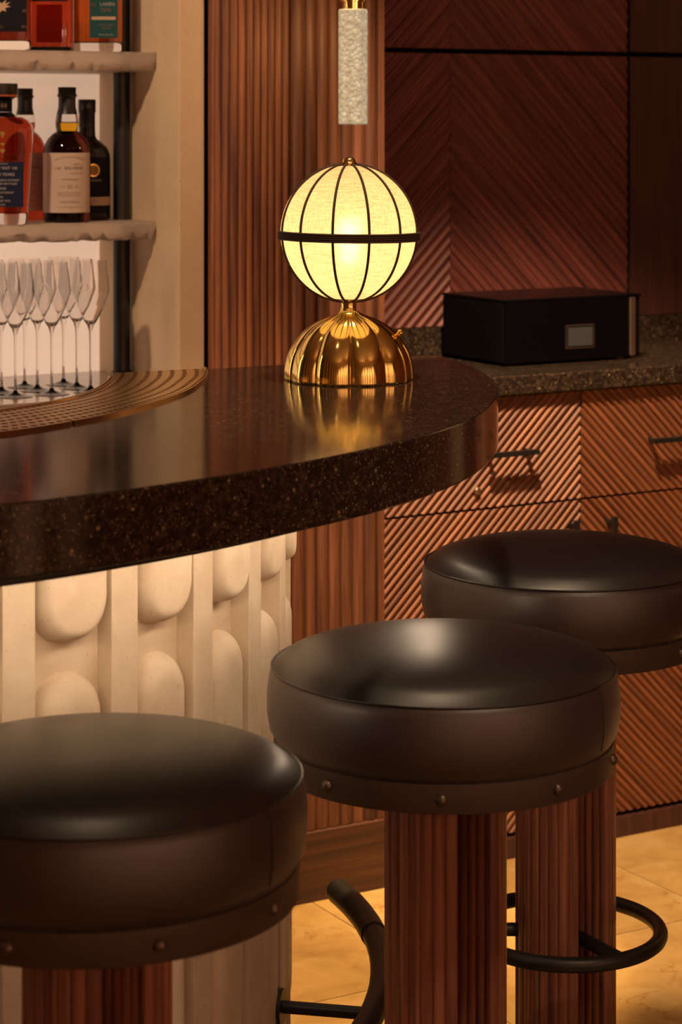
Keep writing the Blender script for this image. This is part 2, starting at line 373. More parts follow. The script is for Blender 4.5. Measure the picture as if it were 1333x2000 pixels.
# honey marble floor tiles, laid square to the room
tw, tl, gap = 0.62, 0.62, 0.0022
tile_me = MB().box(0, tw-gap, 0, tl-gap, -0.02, 0).data('tile', None); tile_me.materials.append(M['marble'])
us = [2.065 + tw*i for i in range(-6, 5)]; vs_ = [3.262 + tl*j for j in range(-8, 2)]
for u in us:
    for v in vs_:
        if u+tw > 4.6 or v < -1.7 or v+tl > 4.3: continue
        t = bpy.data.objects.new('tile', tile_me); COL.objects.link(t); t.parent = fl; t.location = (u, v, 0)
rstruct('ceiling', MB().box(-1.6, 4.6, -1.7, 4.3, 2.8, 2.86), 'ceiling')
rstruct('wall_left', MB().box(-1.66, -1.6, -1.7, 4.3, -0.06, 2.8), 'wood_dark')
wf = rstruct('wall_front', MB().box(-1.6, 4.6, -1.76, -1.7, -0.06, 2.8), 'wood_dark')
for k in range(7):
    obj('pilaster', MB().box(-1.45+0.86*k, -0.95+0.86*k, -1.7, -1.66, 0, 2.8), 'plaster', wf, ang=None)
wl_ = bpy.data.objects['wall_left']
for k in range(6):
    obj('pilaster', MB().box(-1.6, -1.56, -1.3+0.86*k, -0.9+0.86*k, 0, 2.8), 'plaster', wl_, ang=None)
wr = rstruct('wall_right', MB().box(4.6, 4.66, -1.7, 4.3, -0.06, 2.8), 'wood_u')
obj('pilaster', MB().box(4.57, 4.6, 3.36, 3.70, 0, 2.8), 'plaster', wr, ang=None)  # unseen; put there for its pale reflection in the counter end

# wall behind the cabinets, with chevron reeded panels
VW = 4.15
wb = rstruct('wall_back', MB().box(1.90, 4.6, VW+0.012, VW+0.10, -0.06, 2.8), 'wood_dark')
def clip_seg(p, d, x0, x1, z0, z1):
    t0, t1 = -1e9, 1e9
    for (o, dd, a, b) in ((p[0], d[0], x0, x1), (p[1], d[1], z0, z1)):
        if abs(dd) < 1e-9:
            if o < a or o > b: return None
            continue
        ta, tb = (a-o)/dd, (b-o)/dd
        if ta > tb: ta, tb = tb, ta
        t0 = max(t0, ta); t1 = min(t1, tb)
    if t1 <= t0: return None
    return t0, t1
def reeds(parent, x0, x1, z0, z1, y, pitch, height, sgn, m, name='reed'):
    """Diagonal half-round reeds on a panel whose face looks towards -y. sgn=+1 rises to the right."""
    d = (math.cos(PI/4), sgn*math.sin(PI/4)); nrm = (-d[1], d[0])
    cs = [nrm[0]*x+nrm[1]*z for x in (x0, x1) for z in (z0, z1)]
    k = math.floor(min(cs)/pitch)
    prof = [(-0.36, 0), (-0.27, .5), (-0.13, .92), (0, 1), (0.13, .92), (0.27, .5), (0.36, 0)]
    while k*pitch < max(cs):
        q = (k+0.5)*pitch; k += 1
        vs = []; fs = []; ok = 0
        lines = []
        for (w_, h_) in prof:
            c = q+w_*pitch
            sg = clip_seg((nrm[0]*c, nrm[1]*c), d, x0, x1, z0, z1)
            if sg is None: lines.append(None); continue
            ok += 1
            a = [(nrm[0]*c+d[0]*t, y-h_*height, nrm[1]*c+d[1]*t) for t in sg]
            lines.append(a)
        if ok < 3: continue
        ln = [l for l in lines if l]
        for a in ln: vs += a
        for i in range(len(ln)-1): fs.append((2*i, 2*i+2, 2*i+3, 2*i+1))
        fs.append(tuple(2*i for i in range(len(ln)))); fs.append(tuple(2*i+1 for i in range(len(ln)-1, -1, -1)))
        obj(name, MB().add(vs, fs), m, parent, ang=42)
APEX, WR = 2.666, 3.149
for (z0, z1) in ((1.018, 1.6115), (1.6225, 2.05)):
    for (x0, x1, sg, mm, side) in ((2.19, APEX, 1, 'wall_a', 'left'), (APEX, WR, -1, 'wall_b', 'right')):
        where = 'below' if z0 < 1.5 else 'above'
        t = thing('reeded_panel', 'dark wood wall panel of diagonal reeds rising to the %s, %s the black gap' % ('right' if sg > 0 else 'left', where), 'wall panel', W(0, 0, 0), R30, 'chevron wall panels')
        obj('backing', MB().box(x0, x1, VW-0.006, VW+0.012, z0, z1), mm, t, ang=None)
        reeds(t, x0+0.0005, x1-0.0005, z0, z1, VW-0.006, 0.019, 0.005, sg, mm)
st = rstruct('trim_1', MB().box(1.95, 4.55, VW-0.001, VW+0.012, 1.6115, 1.6225), 'matte_black')
for (z0, z1, nm) in ((1.018, 1.6115, 'below'), (1.6225, 2.75, 'above')):
    o = obj('smooth_panel', MB().box(WR+0.004, 4.59, VW-0.016, VW+0.012, z0, z1), 'wood_dark', loc=(0, 0, 0), rotz=R30, bevel=0.001, ang=None)
    tag(o, 'smooth dark wood wall panel beside the chevron reeds, %s the black gap' % nm, 'wall panel')
rstruct('trim_2', MB().box(2.19, 4.59, VW-0.018, VW+0.012, 0.958, 1.017), 'granite')

# pier with broad flutes and plinth
pier = thing('fluted_pier', 'reddish wood pier with broad vertical flutes on a plain plinth behind the lamp', 'pier', W(0, 0, 0), R30)
PU0, PU1, PV = 2.027, 2.222, 3.695
obj('core', MB().box(PU0, PU1, PV, VW+0.012, 0, 2.8), 'pier_v', pier, ang=None)
n = 7; p = (PU1-PU0-0.012)/n
def rod_mesh(wd, dp, z0, z1, k=8):
    mb = MB(); vs = []
    for z in (z0, z1):
        for i in range(k+1):
            a = PI*i/k; vs.append((-wd/2*math.cos(a), -dp*math.sin(a), z))
    fs = [(i, i+1, k+2+i, k+1+i) for i in range(k)] + [tuple(range(k, -1, -1)), tuple(range(k+1, 2*k+2))]
    return mb.add(vs, fs)
me = rod_mesh(p*0.94, 0.009, 0.132, 2.8).data('flute', 60); fix_normals(me); me.materials.append(M['pier_v'])
for i in range(n):
    o = bpy.data.objects.new('flute', me); COL.objects.link(o); o.parent = pier; o.location = (PU0+p*(i+0.5), PV+0.001, 0)
obj('edge_strip', MB().box(PU1-0.012, PU1+0.002, PV-0.010, PV+0.08, 0.13, 2.8), 'pier_v', pier, ang=None, bevel=0.001)
obj('plinth', MB().box(PU0-0.14, PU1+0.003, PV-0.014, PV+0.1, 0, 0.131), 'pier_u', pier, ang=None, bevel=0.0015)

# rounded reeded column
colm = thing('reeded_column', 'narrow-reeded dark wood column with a rounded left edge beside the cream niche', 'column', W(0, 0, 0), R30)
CU, CV, CR = 1.932, 3.702, 0.042
obj('core', MB().prism([(PU0, CV+0.004), (CU, CV+0.004)] + [(CU-CR*math.sin(a), CV+0.004+CR-CR*math.cos(a)) for a in [PI/2*i/6 for i in range(1, 7)]] + [(CU-CR, CV+0.075), (PU0, CV+0.075)], 0, 2.8), 'wood_v', colm)
pth = []; pr = 0.0152
u = PU0-pr*0.5
while u > CU: pth.append((u, CV+0.004, 0)); u -= pr
a = 0.10
while a < PI/2: pth.append((CU-CR*math.sin(a), CV+0.004+CR-CR*math.cos(a), -a)); a += pr/CR
pth.append((CU-CR, CV+0.057, -PI/2))
me = rod_mesh(pr*0.95, 0.0062, 0, 2.8).data('reed', 60); fix_normals(me); me.materials.append(M['wood_v'])
for (x, y, r) in pth:
    o = bpy.data.objects.new('reed', me); COL.objects.link(o); o.parent = colm; o.location = (x, y+0.001, 0); o.rotation_euler = (0, 0, r)

# back-bar niche
U0, VF, VB = 1.82, 3.75, 4.11
rstruct('wall_niche', MB().box(U0, 1.872, VF, 4.25, 0, 2.8), 'plaster', ang=None, bevel=0.002)
rstruct('wall_gap', MB().box(1.872, 1.95, VF+0.09, VF+0.12, 0, 2.8), 'matte_black', ang=None)
rstruct('wall_back_bar', MB().box(-1.6, U0, VB+0.02, VB+0.1, 0, 2.8), 'wood_dark', ang=None)
for (z0, z1, mm, lb) in ((0.968, 1.256, 'backlit_low', 'glowing pale backlit panel behind the champagne glasses'), (1.257, 1.574, 'backlit_up', 'glowing backlit panel behind the bottles of the lower shelf'), (1.575, 2.25, 'backlit_up', 'glowing backlit panel behind the bottles of the upper shelf')):
    tag(obj('backlit_panel', MB().box(0.3, U0-0.001, VB, VB+0.02, z0, z1), mm, loc=(0, 0, 0), rotz=R30, ang=None), lb, 'panel', 'backlit niche panels')
BZ = 0.968
bb = thing('back_counter', 'pale stone back counter under the champagne glasses', 'counter', W(0, 0, 0), R30)
obj('worktop', MB().box(0.3, U0-0.001, 3.70, VB, BZ-0.035, BZ), 'worktop', bb, ang=None, bevel=0.002)
obj('cabinet_body', MB().box(0.3, U0-0.001, 3.74, VB, 0, BZ-0.035), 'wood_dark', bb, ang=None)
# black post carrying the shelves
po = thing('shelf_post', 'round black metal post with a collar foot carrying the glass shelves', 'post', W(1.800, 3.962, BZ), R30)
obj('pole', MB().lathe([(0.0165, 0), (0.0165, 1.8)], 24), 'black', po)
obj('foot', MB().lathe([(0.021, 0), (0.021, 0.012), (0.019, 0.016), (0.0165, 0.017)], 24), 'black', po)

def rough_shelf(name, label, z0, z1):
    nx, ny = 150, 6; mb = MB(); vs = []; fs = []
    x0, x1, y0, y1 = 0.3, U0-0.0005, 3.843, 4.105
    rnd = random.Random(int(z0*1000))
    wob = [rnd.uniform(-1, 1) for _ in range(nx+1)]; wob2 = [rnd.uniform(0, 1)**3 for _ in range(nx+1)]; wob3 = [rnd.uniform(0, 1)**3 for _ in range(nx+1)]
    h = z1-z0
    for i in range(nx+1):
        x = x0+(x1-x0)*i/nx
        e = 0.006 if i == nx else 0
        prof = [(y1, z1), (y0+0.004+0.008*wob3[i], z1), (y0+e+0.0012*wob[i], z1-0.003-0.005*wob3[i]), (y0+e+0.0008*wob[i], z1-h*0.5),
                (y0+e+0.001*wob[i-1], z0+0.005+0.016*wob2[i]), (y0+0.004+0.010*wob2[i], z0+0.0005+0.003*wob2[i]), (y1, z0)]
        vs += [(x, a, b) for a, b in prof]
    k = 7
    for i in range(nx):
        for j in range(k): fs.append((i*k+j, i*k+(j+1) % k, (i+1)*k+(j+1) % k, (i+1)*k+j))
    fs.append(tuple(range(k))); fs.append(tuple(nx*k+j for j in range(k-1, -1, -1)))
    o = obj(name, mb.add(vs, fs), 'shelf', loc=(0, 0, 0), rotz=R30, ang=50)
    tag(o, label, 'shelf', 'cast glass bar shelves')
SH1, SH2 = 1.593, 1.274
rough_shelf('glass_shelf', 'upper thick frosted cast glass shelf with chipped edge', SH1-0.037, SH1)
rough_shelf('glass_shelf', 'lower thick frosted cast glass shelf, between bottles and champagne glasses', SH2-0.034, SH2)

# ------------------------------------------------------------------ cabinets
DV = 3.715; CZ = 0.92
def bar_handle(parent, x, z, horiz, ln):
    mb = MB()
    if horiz:
        mb.box(x-ln/2, x+ln/2, DV-0.034, DV-0.024, z-0.005, z+0.005)
        for s in (-1, 1): mb.box(x+s*(ln/2-0.012)-0.004, x+s*(ln/2-0.012)+0.004, DV-0.025, DV+0.004, z-0.004, z+0.004)
    else:
        mb.box(x-0.005, x+0.005, DV-0.034, DV-0.024, z-ln/2, z+ln/2)
        for s in (-1, 1): mb.box(x-0.004, x+0.004, DV-0.025, DV+0.004, z+s*(ln/2-0.012)-0.004, z+s*(ln/2-0.012)+0.004)
    return obj('handle', mb, 'black', parent, ang=None)
def cabinet(x0, x1, sg, label, hx, dx, lock=None):
    t = thing('drawer_cabinet', label, 'cabinet', W(0, 0, 0), R30, 'reeded cabinets along the back wall')
    mm = 'wood_a' if sg > 0 else 'wood_b'
    obj('body', MB().box(x0, x1, DV+0.022, VW, 0.0, CZ), 'wood_dark', t, ang=None)
    g = 0.0022
    d = obj('drawer', MB().box(x0+g, x1-g, DV, DV+0.020, 0.700, CZ-0.004), mm, t, ang=None)
    reeds(d, x0+g, x1-g, 0.700, CZ-0.004, DV, 0.0138, 0.0046, sg, mm)
    bar_handle(d, hx, 0.806, True, 0.115)
    if lock:
        obj('lock', MB().lathe([(0.008, 0), (0.008, 0.004), (0.006, 0.007), (0.0001, 0.0085)], 16), 'steel', d).matrix_local = Matrix.Translation((lock[0], DV-0.003, lock[1])) @ Matrix.Rotation(PI/2, 4, 'X')
    e = obj('door', MB().box(x0+g, x1-g, DV, DV+0.020, 0.048, 0.695), mm, t, ang=None)
    reeds(e, x0+g, x1-g, 0.048, 0.695, DV, 0.0138, 0.0046, sg, mm)
    bar_handle(e, dx, 0.60, False, 0.12)
    obj('baseboard', MB().box(x0, x1, DV-0.014, DV+0.022, 0, 0.040), 'wood_dark', t, ang=None)
J = 2.706
cabinet(PU1+0.003, J, 1, 'wood cabinet with reeds rising to the right, partly behind the counter end', 2.525, J-0.030, (2.452, 0.735))
cabinet(J, 3.19, -1, 'wood cabinet with reeds falling to the right, at the photo edge', 2.925, J+0.065)
cabinet(3.19, 3.674, 1, 'wood cabinet with reeds rising to the right, third along the back wall', 3.43, 3.674-0.03)
cabinet(3.674, 4.158, -1, 'wood cabinet with reeds falling to the right, last along the back wall', 3.90, 3.674+0.065)
o = obj('cabinet_worktop', MB().box(PU1+0.003, 4.16, DV-0.018, VW-0.017, CZ, CZ+0.038), 'granite', loc=(0, 0, 0), rotz=R30, ang=None, bevel=0.003)
tag(o, 'dark stone worktop on the reeded cabinets', 'worktop')

# black box on the worktop
bx = thing('black_box', 'black box-shaped appliance with a small square screen on the cabinet worktop', 'appliance', W(2.604, 3.84, CZ+0.038), R30)
obj('body', MB().box(0, 0.352, 0.004, 0.235, 0.006, 0.132), 'matte_black', bx, ang=None, bevel=0.003)
obj('lid', MB().box(-0.001, 0.353, -0.001, 0.236, 0.132, 0.138), 'gloss_black', bx, ang=None, bevel=0.002)
obj('front_panel', MB().box(0.002, 0.318, 0.0, 0.004, 0.006, 0.132), 'gloss_black', bx, ang=None)
obj('metal_strip', MB().box(0.322, 0.336, -0.002, 0.004, 0.008, 0.131), 'steel', bx, ang=None, bevel=0.001)
sc = obj('screen', MB().box(0.157, 0.226, -0.002, 0.0, 0.032, 0.077), 'gloss_black', bx, ang=None)
obj('screen_frame', MB().box(0.155, 0.228, -0.0015, 0.0, 0.030, 0.0325).box(0.155, 0.228, -0.0015, 0, 0.0765, 0.079).box(0.155, 0.1575, -0.0015, 0, 0.030, 0.079).box(0.2255, 0.228, -0.0015, 0, 0.030, 0.079), 'steel', sc, ang=None)
M['screen'] = emis('dim_screen', (0.30, 0.24, 0.22), 0.04, (0.03, 0.03, 0.03))
obj('display', MB().box(0.160, 0.223, -0.0026, -0.002, 0.035, 0.074), 'screen', sc, ang=None)
for (x, y) in ((0.02, 0.02), (0.33, 0.02), (0.02, 0.21), (0.33, 0.21)):
    obj('foot', MB().lathe([(0.008, 0), (0.008, 0.006)], 12, x, y), 'matte_black', bx)

# ------------------------------------------------------------------ bar
C = (-0.775, 3.2)
BT = 1.08; TH = 0.077
def interp(tab, th):
    """Catmull-Rom on a table of (deg, r)."""
    n = len(tab)
    if th <= tab[0][0]: return tab[0][1]
    if th >= tab[-1][0]: return tab[-1][1]
    for i in range(n-1):
        if tab[i][0] <= th <= tab[i+1][0]: break
    x0, y0 = tab[i]; x1, y1 = tab[i+1]
    m0 = (y1-tab[i-1][1])/(x1-tab[i-1][0]) if i > 0 else (y1-y0)/(x1-x0)
    m1 = (tab[i+2][1]-y0)/(tab[i+2][0]-x0) if i < n-2 else (y1-y0)/(x1-x0)
    h = x1-x0; t = (th-x0)/h
    return (2*t**3-3*t**2+1)*y0+(t**3-2*t**2+t)*h*m0+(-2*t**3+3*t**2)*y1+(t**3-t**2)*h*m1
OUT = [(-150, 1.10), (-120, 1.11), (-95, 1.10), (-80, 1.08), (-65.6, 1.05), (-52, 1.013), (-40, 0.994), (-28, 0.988), (-18, 0.988), (-8, 0.990), (1, 1.000), (12, 1.016), (21.1, 1.036), (24, 1.040)]
TOUT = [(-150, 0.66), (-90, 0.62), (-52, 0.583), (-37.5, 0.562), (-17, 0.547), (5, 0.569), (15, 0.594), (25.5, 0.626), (35, 0.66)]
TIN = [(-150, 0.47), (-90, 0.445), (-52, 0.418), (-35, 0.408), (-14, 0.422), (0, 0.431), (14, 0.450), (28.6, 0.487), (40, 0.52)]
def pol(r, deg): return (r*math.cos(math.radians(deg)), r*math.sin(math.radians(deg)))   # local to C
VC = 3.115
def vloc(p): return -(p[0]+C[0])*s30+(p[1]+C[1])*c30
poly = [pol(interp(OUT, a), a) for a in [x*2-150 for x in range(0, 88)]]       # to 24 deg
# rounded back corner, then straight back edge
for (X, Y) in ((0.168, 3.655), (0.158, 3.672), (0.140, 3.682), (0.118, 3.676), (0.09, 3.652), (0.04, 3.620)):
    poly.append((X-C[0], Y-C[1]))
a = 45
while vloc(pol(interp(TIN, a)-0.010, a)) > VC: a -= 0.25
AEND = a
b = AEND
q = pol(interp(TIN, b)-0.010, b); poly.append(q)
while b > -150:
    b -= 2; poly.append(pol(interp(TIN, b)-0.010, b))
ct = obj('bar_counter', MB().prism(poly, BT-TH, BT), 'granite', loc=(C[0], C[1], 0), ang=25, bevel=0.0025)
tag(ct, 'thick dark speckled stone bar counter with a rounded end', 'counter')

# brass drip tray
def tray_section(a0, a1, label):
    t = thing('drip_tray', label, 'drip tray', (C[0], C[1], BT), 0, 'brass drip trays set in the counter')
    rows = 7; mb = MB(); zt, zb = 0.0030, 0.0006
    K = 8
    span = a1-a0; nc = max(4, int(round(math.radians(span)*0.5/0.0145)))
    da = span/nc
    def P(rr, aa, z):
        ri = interp(TIN, aa)+0.004; ro = interp(TOUT, aa)-0.006
        r = ri+(ro-ri)*rr; return (*pol(r, aa), z)
    for k in range(nc):
        for j in range(rows):
            r0, r1 = j/rows, (j+1)/rows; A0 = a0+da*k; A1 = A0+da
            if vloc(P(r1, A1, 0)) > VC-0.003: continue
            rc, ac = (r0+r1)/2, (A0+A1)/2
            vs = []
            for (z) in (zt, zb):
                for i in range(K):
                    t_ = 2*PI*i/K; cx, sy = math.cos(t_), math.sin(t_); mmx = max(abs(cx), abs(sy))
                    vs.append(P(rc+(r1-r0)*0.5*cx/mmx, ac+da*0.5*sy/mmx, z))
                for i in range(K):
                    t_ = 2*PI*i/K
                    vs.append(P(rc+(r1-r0)*0.22*math.cos(t_), ac+da*0.36*math.sin(t_), z))
            fs = []
            for i in range(K):
                i2 = (i+1) % K
                fs += [(i, i2, K+i2, K+i), (K+i, K+i2, 3*K+i2, 3*K+i)]
            mb.add(vs, fs)
    g = obj('grille', mb, 'tray_brass', t, ang=30); g['kind'] = 'stuff'
    # dark well under the grille
    def band(tab0, d0, tab1, d1, z0, z1, lim):
        mb = MB(); A = []; a = a0
        while a <= a1+1e-6:
            if vloc(pol(interp(tab1, a)+d1, a)) < lim: A.append(a)
            a += 1.0
        vs = []; fs = []
        for a in A:
            i_, o_ = pol(interp(tab0, a)+d0, a), pol(interp(tab1, a)+d1, a)
            vs += [(*i_, z0), (*o_, z0), (*o_, z1), (*i_, z1)]
        for i in range(len(A)-1):
            for j in range(4): fs.append((i*4+j, i*4+(j+1) % 4, i*4+4+(j+1) % 4, i*4+4+j))
        fs += [(0, 1, 2, 3), tuple((len(A)-1)*4+j for j in (3, 2, 1, 0))]
        return mb.add(vs, fs)
    obj('well', band(TIN, 0.002, TOUT, -0.004, 0.0002, 0.0005, VC-0.002), 'matte_black', t, ang=None)
    for (tb, d0, d1) in ((TOUT, -0.0055, -0.003), (TOUT, -0.001, 0.002), (TIN, -0.0045, -0.0015), (TIN, 0.001, 0.0035)):
        obj('rim', band(tb, d0, tb, d1, 0.0, 0.0042, VC-0.002), 'tray_brass', t, ang=40)
JA = -39.3
tray_section(JA+0.10, 33, 'perforated brass drip tray curving to the back edge of the counter')
tray_section(-120, JA-0.10, 'perforated brass drip tray running out of the photo on the left')

# carved stone bar front
bf = thing('carved_stone_bar', 'carved cream stone bar front with ribs and rounded tongue reliefs', 'bar front', (C[0], C[1], 0))
RB, RR, RC = 0.677, 0.703, 0.7125
def arc(r, a0, a1, n): return [pol(r, a0+(a1-a0)*i/n) for i in range(n+1)]
TOP = BT-TH
obj('core', MB().prism(arc(RB-0.012, -150, 26, 88)+arc(0.52, 26, -150, 88), 0, TOP), 'stone', bf)
ribs = [-127.3, -115.3, -103.3, -91.3, -79.3, -67.3, -55.3, -43.0, -31.1, -19.6, -8.3, 2.5, 13.0, 23.0]
HW = 1.72
def capsule(a_mid, half_w, z0, z1, round_top, round_bot, r_back, r_front, nx=28, nz=40, soft=0.016):
    """Pillow-like rounded tongue bent on the cylinder."""
    mb = MB(); hw = half_w; vs = []; fs = []
    R_ = hw*1.12
    def dist(x, z):      # signed distance inside of the rounded outline
        zt = z1-(R_ if round_top else -1); zb = z0+(R_ if round_bot else -1)
        def corner(dz):  # superellipse cap
            e = 2.15
            return (R_-((abs(x*R_/hw)**e+abs(dz)**e)**(1/e)))*hw/R_
        if z > zt: return corner(z-zt)
        if z < zb: return corner(z-zb)
        return hw-abs(x)
    for j in range(nz+1):
        for i in range(nx+1):
            tx = -math.cos(PI*i/nx); 
            tz = 0.5-0.5*math.cos(PI*j/nz) if (round_top and round_bot) else 1-math.cos(PI/2*j/nz); z = z0+(z1-z0)*tz
            # narrow the row to the outline
            lo = hw
            if round_top and z > z1-R_:
                dz = min(1, (z-(z1-R_))/R_); lo = hw*max(0.0, 1-dz**2.15)**(1/2.15)
            if round_bot and z < z0+R_:
                dz = min(1, ((z0+R_)-z)/R_); lo = hw*max(0.0, 1-dz**2.15)**(1/2.15)
            x = lo*tx; d = max(0.0, dist(x, z))
            t = min(1.0, d/soft); prof = math.sqrt(max(0.0, 1-(1-t)**2))
            r = r_back+(r_front-r_back)*prof
            a = math.radians(a_mid)+x/RR
            vs.append((r*math.cos(a), r*math.sin(a), z))
    for j in range(nz):
        for i in range(nx): fs.append((j*(nx+1)+i, j*(nx+1)+i+1, (j+1)*(nx+1)+i+1, (j+1)*(nx+1)+i))
    return mb.add(vs, fs)
for i, a in enumerate(ribs):
    obj('rib', MB().prism(arc(RR, a-HW, a+HW, 4)+arc(RB-0.014, a+HW, a-HW, 4), 0.10, TOP), 'stone', bf, ang=25, bevel=0.001)
    if i+1 < len(ribs):
        b0, b1 = a+HW, ribs[i+1]-HW
        obj('bay_panel', MB().prism(arc(RB, b0+0.03, b1-0.03, 8)+arc(RB-0.014, b1-0.03, b0+0.03, 8), 0.10, TOP), 'stone', bf, ang=25)
        mid = (b0+b1)/2; hw = math.radians(b1-b0)/2*RR*0.94
        obj('tongue', capsule(mid, hw, 0.842, TOP, False, True, RB-0.002, RC), 'stone', bf, ang=60)
        obj('tongue', capsule(mid, hw, 0.215, 0.805, True, True, RB-0.002, RR+0.003, soft=0.030), 'stone', bf, ang=60)
obj('base', MB().prism(arc(RB+0.010, -150, 26, 88)+arc(0.52, 26, -150, 88), 0, 0.10), 'stone', bf)

# LED profile under the counter edge: its lit face looks down and in at the stone
def led(sec):
    mb = MB(); A = list(range(-140, 23, 2)); vs = []; fs = []; k = len(sec)
    for a in A:
        ro = interp(OUT, a)-0.085
        for (r, z) in sec: vs.append((*pol(ro+r, a), TOP+z))
    for i in range(len(A)-1):
        for j in range(k): fs.append((i*k+j, i*k+(j+1) % k, i*k+k+(j+1) % k, i*k+k+j))
    fs += [tuple(range(k)), tuple((len(A)-1)*k+j for j in range(k-1, -1, -1))]
    return mb.add(vs, fs)
ls = thing('led_strip', 'warm LED strip under the counter overhang, lighting the stone front', 'light strip', (C[0], C[1], 0))
obj('profile', led([(0.003, 0), (0.003, -0.0235), (-0.0005, -0.0235), (-0.0006, -0.0195), (-0.0095, -0.003), (-0.0105, 0)]), 'black', ls)  # outer lip added to keep the strip's glare off the seats
obj('diffuser', led([(-0.0020, -0.0192), (-0.0101, -0.0037), (-0.0108, -0.0042), (-0.0027, -0.0196)]), 'led', ls)

# foot rail
fr = thing('foot_rail', 'black curved foot rail with a sleeve joint along the bar front', 'foot rail', (C[0], C[1], 0.26))
RF = 0.834; tr = 0.0175
def rail(a0, a1, r, n=60): return [(*pol(RF, a0+(a1-a0)*i/n), 0) for i in range(n+1)]
obj('rail', MB().tube(rail(-140, 22.5, tr), tr, 16), 'black', fr)
obj('end_cap', MB().sphere((*pol(RF, 22.6), 0), tr, 16, 10), 'black', fr)
obj('sleeve', MB().tube([(*pol(RF, a), 0) for a in (9, 12, 15, 18, 21, 22.4)], tr+0.0022, 16), 'black', fr)
for a in (-132, -92, -52, -11.5):
    br = obj('bracket', MB().tube([(*pol(RB-0.02, a), 0), (*pol(RF, a), 0)], 0.0085, 12), 'black', fr)
    obj('flange', MB().tube([(*pol(RR+0.0, a), 0), (*pol(RR+0.008, a), 0)], 0.024, 20), 'black', br)

# ------------------------------------------------------------------ stools
def make_stool(label, X, Y, rivet0):
    t = thing('bar_stool', label, 'stool', (X, Y, 0), 0, 'round leather bar stools along the counter')
    zs = 0.800
    top = [(0.2085, zs)]
    for i in range(1, 15):
        f = i/14; r = 0.2085*(1-f); x = r/0.2085
        top.append((max(r, 1e-6), zs+0.033*(1-x**2.6)**0.62))
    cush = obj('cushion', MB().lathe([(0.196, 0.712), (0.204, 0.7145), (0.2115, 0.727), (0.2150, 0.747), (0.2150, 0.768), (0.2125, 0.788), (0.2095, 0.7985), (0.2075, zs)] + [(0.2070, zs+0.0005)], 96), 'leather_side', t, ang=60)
    obj('cushion_top', MB().lathe([(0.2060, zs-0.001)]+top, 96), 'leather', cush, ang=70)
    obj('piping', MB().tube([(0.2092*math.cos(a), 0.2092*math.sin(a), zs+0.0006) for a in [2*PI*i/96 for i in range(96)]], 0.0014, 8, True), 'leather', cush)
    sm = [(0.2125, 0.7255), (0.2155, 0.747), (0.2155, 0.768), (0.2130, 0.788), (0.2098, 0.799)]
    sa = math.radians(-32)
    obj('seam', MB().tube([(r*math.cos(sa), r*math.sin(sa), z) for r, z in sm], 0.0007, 6), 'leather', cush)
    band = obj('band', MB().lathe([(0.199, 0.680), (0.2055, 0.680), (0.2065, 0.682), (0.2065, 0.7135), (0.199, 0.7155)], 96, close=True), 'bronze', t)
    for k in range(9):
        a = math.radians(-90+rivet0+40*k)
        rv = obj('rivet', MB().lathe([(0.0072*math.cos(q), 0.0062*math.sin(q)) if q < 1.5 else (1e-6, 0.0062) for q in [0, .4, .8, 1.2, PI/2]], 14), 'rivet', band)
        rv.location = (0.2062*math.cos(a), 0.2062*math.sin(a), 0.697); rv.rotation_euler = (0, PI/2, a)
    obj('seat_base', MB().lathe([(1e-6, 0.686), (0.200, 0.686), (0.200, 0.714), (1e-6, 0.714)], 64), 'matte_black', t)
    # post: three reeded lobes with open V notches between
    for th in (0, 120, 240):
        pts = []
        r0, r1, hw = 0.010, 0.0755, 40
        def add(r, a): pts.append((r*math.cos(math.radians(a)), r*math.sin(math.radians(a))))
        n = 5
        for i in range(n):          # side wall, stepped in reeds
            ra, rb = r0+(r1-r0)*i/n, r0+(r1-r0)*(i+1)/n
            add(ra, th-hw); 
            for q in (0.2, 0.5, 0.8):
                rm = ra+(rb-ra)*q; off = 0.0024*math.sin(PI*q); A = math.radians(th-hw)
                pts.append((rm*math.cos(A)+off*math.sin(A), rm*math.sin(A)-off*math.cos(A)))
        m = 7
        for i in range(m):
            aa, ab = th-hw+2*hw*i/m, th-hw+2*hw*(i+1)/m
            add(r1-0.0012, aa)
            for q in (0.2, 0.5, 0.8): add(r1+0.0022*math.sin(PI*q), aa+(ab-aa)*q)
        for i in range(n, 0, -1):
            ra, rb = r0+(r1-r0)*i/n, r0+(r1-r0)*(i-1)/n
            add(ra, th+hw)
            for q in (0.2, 0.5, 0.8):
                rm = ra+(rb-ra)*q; off = 0.0024*math.sin(PI*q); A = math.radians(th+hw)
                pts.append((rm*math.cos(A)-off*math.sin(A), rm*math.sin(A)+off*math.cos(A)))
        add(r0, th+hw)
        obj('post_lobe', MB().prism(pts, 0.012, 0.686), 'wood_stool', t, ang=30)
    obj('core_rod', MB().lathe([(0.009, 0.010), (0.009, 0.686)], 12), 'black', t)
    obj('base', MB().lathe([(0.170, 0), (0.172, 0.002), (0.172, 0.008), (0.168, 0.012), (1e-6, 0.012)], 64), 'black', t)
    ring = obj('foot_ring', MB().tube([(0.1435*math.cos(a), 0.1435*math.sin(a), 0.250) for a in [2*PI*i/80 for i in range(80)]], 0.0112, 14, True), 'black', t)
    for th in (60, 180, 300):
        a = math.radians(th); obj('spoke', MB().tube([(0.004*math.cos(a), 0.004*math.sin(a), 0.250), (0.139*math.cos(a), 0.139*math.sin(a), 0.250)], 0.0100, 12), 'black', ring)
    return t
make_stool('round black leather bar stool cut off at the photo edge, nearest the camera', -0.2485, 2.28, 23)
make_stool('round black leather bar stool in the middle, in full view', 0.1245, 2.745, -3)
make_stool('round black leather bar stool furthest back, beside the reeded cabinets', 0.335, 3.38, 8.5)

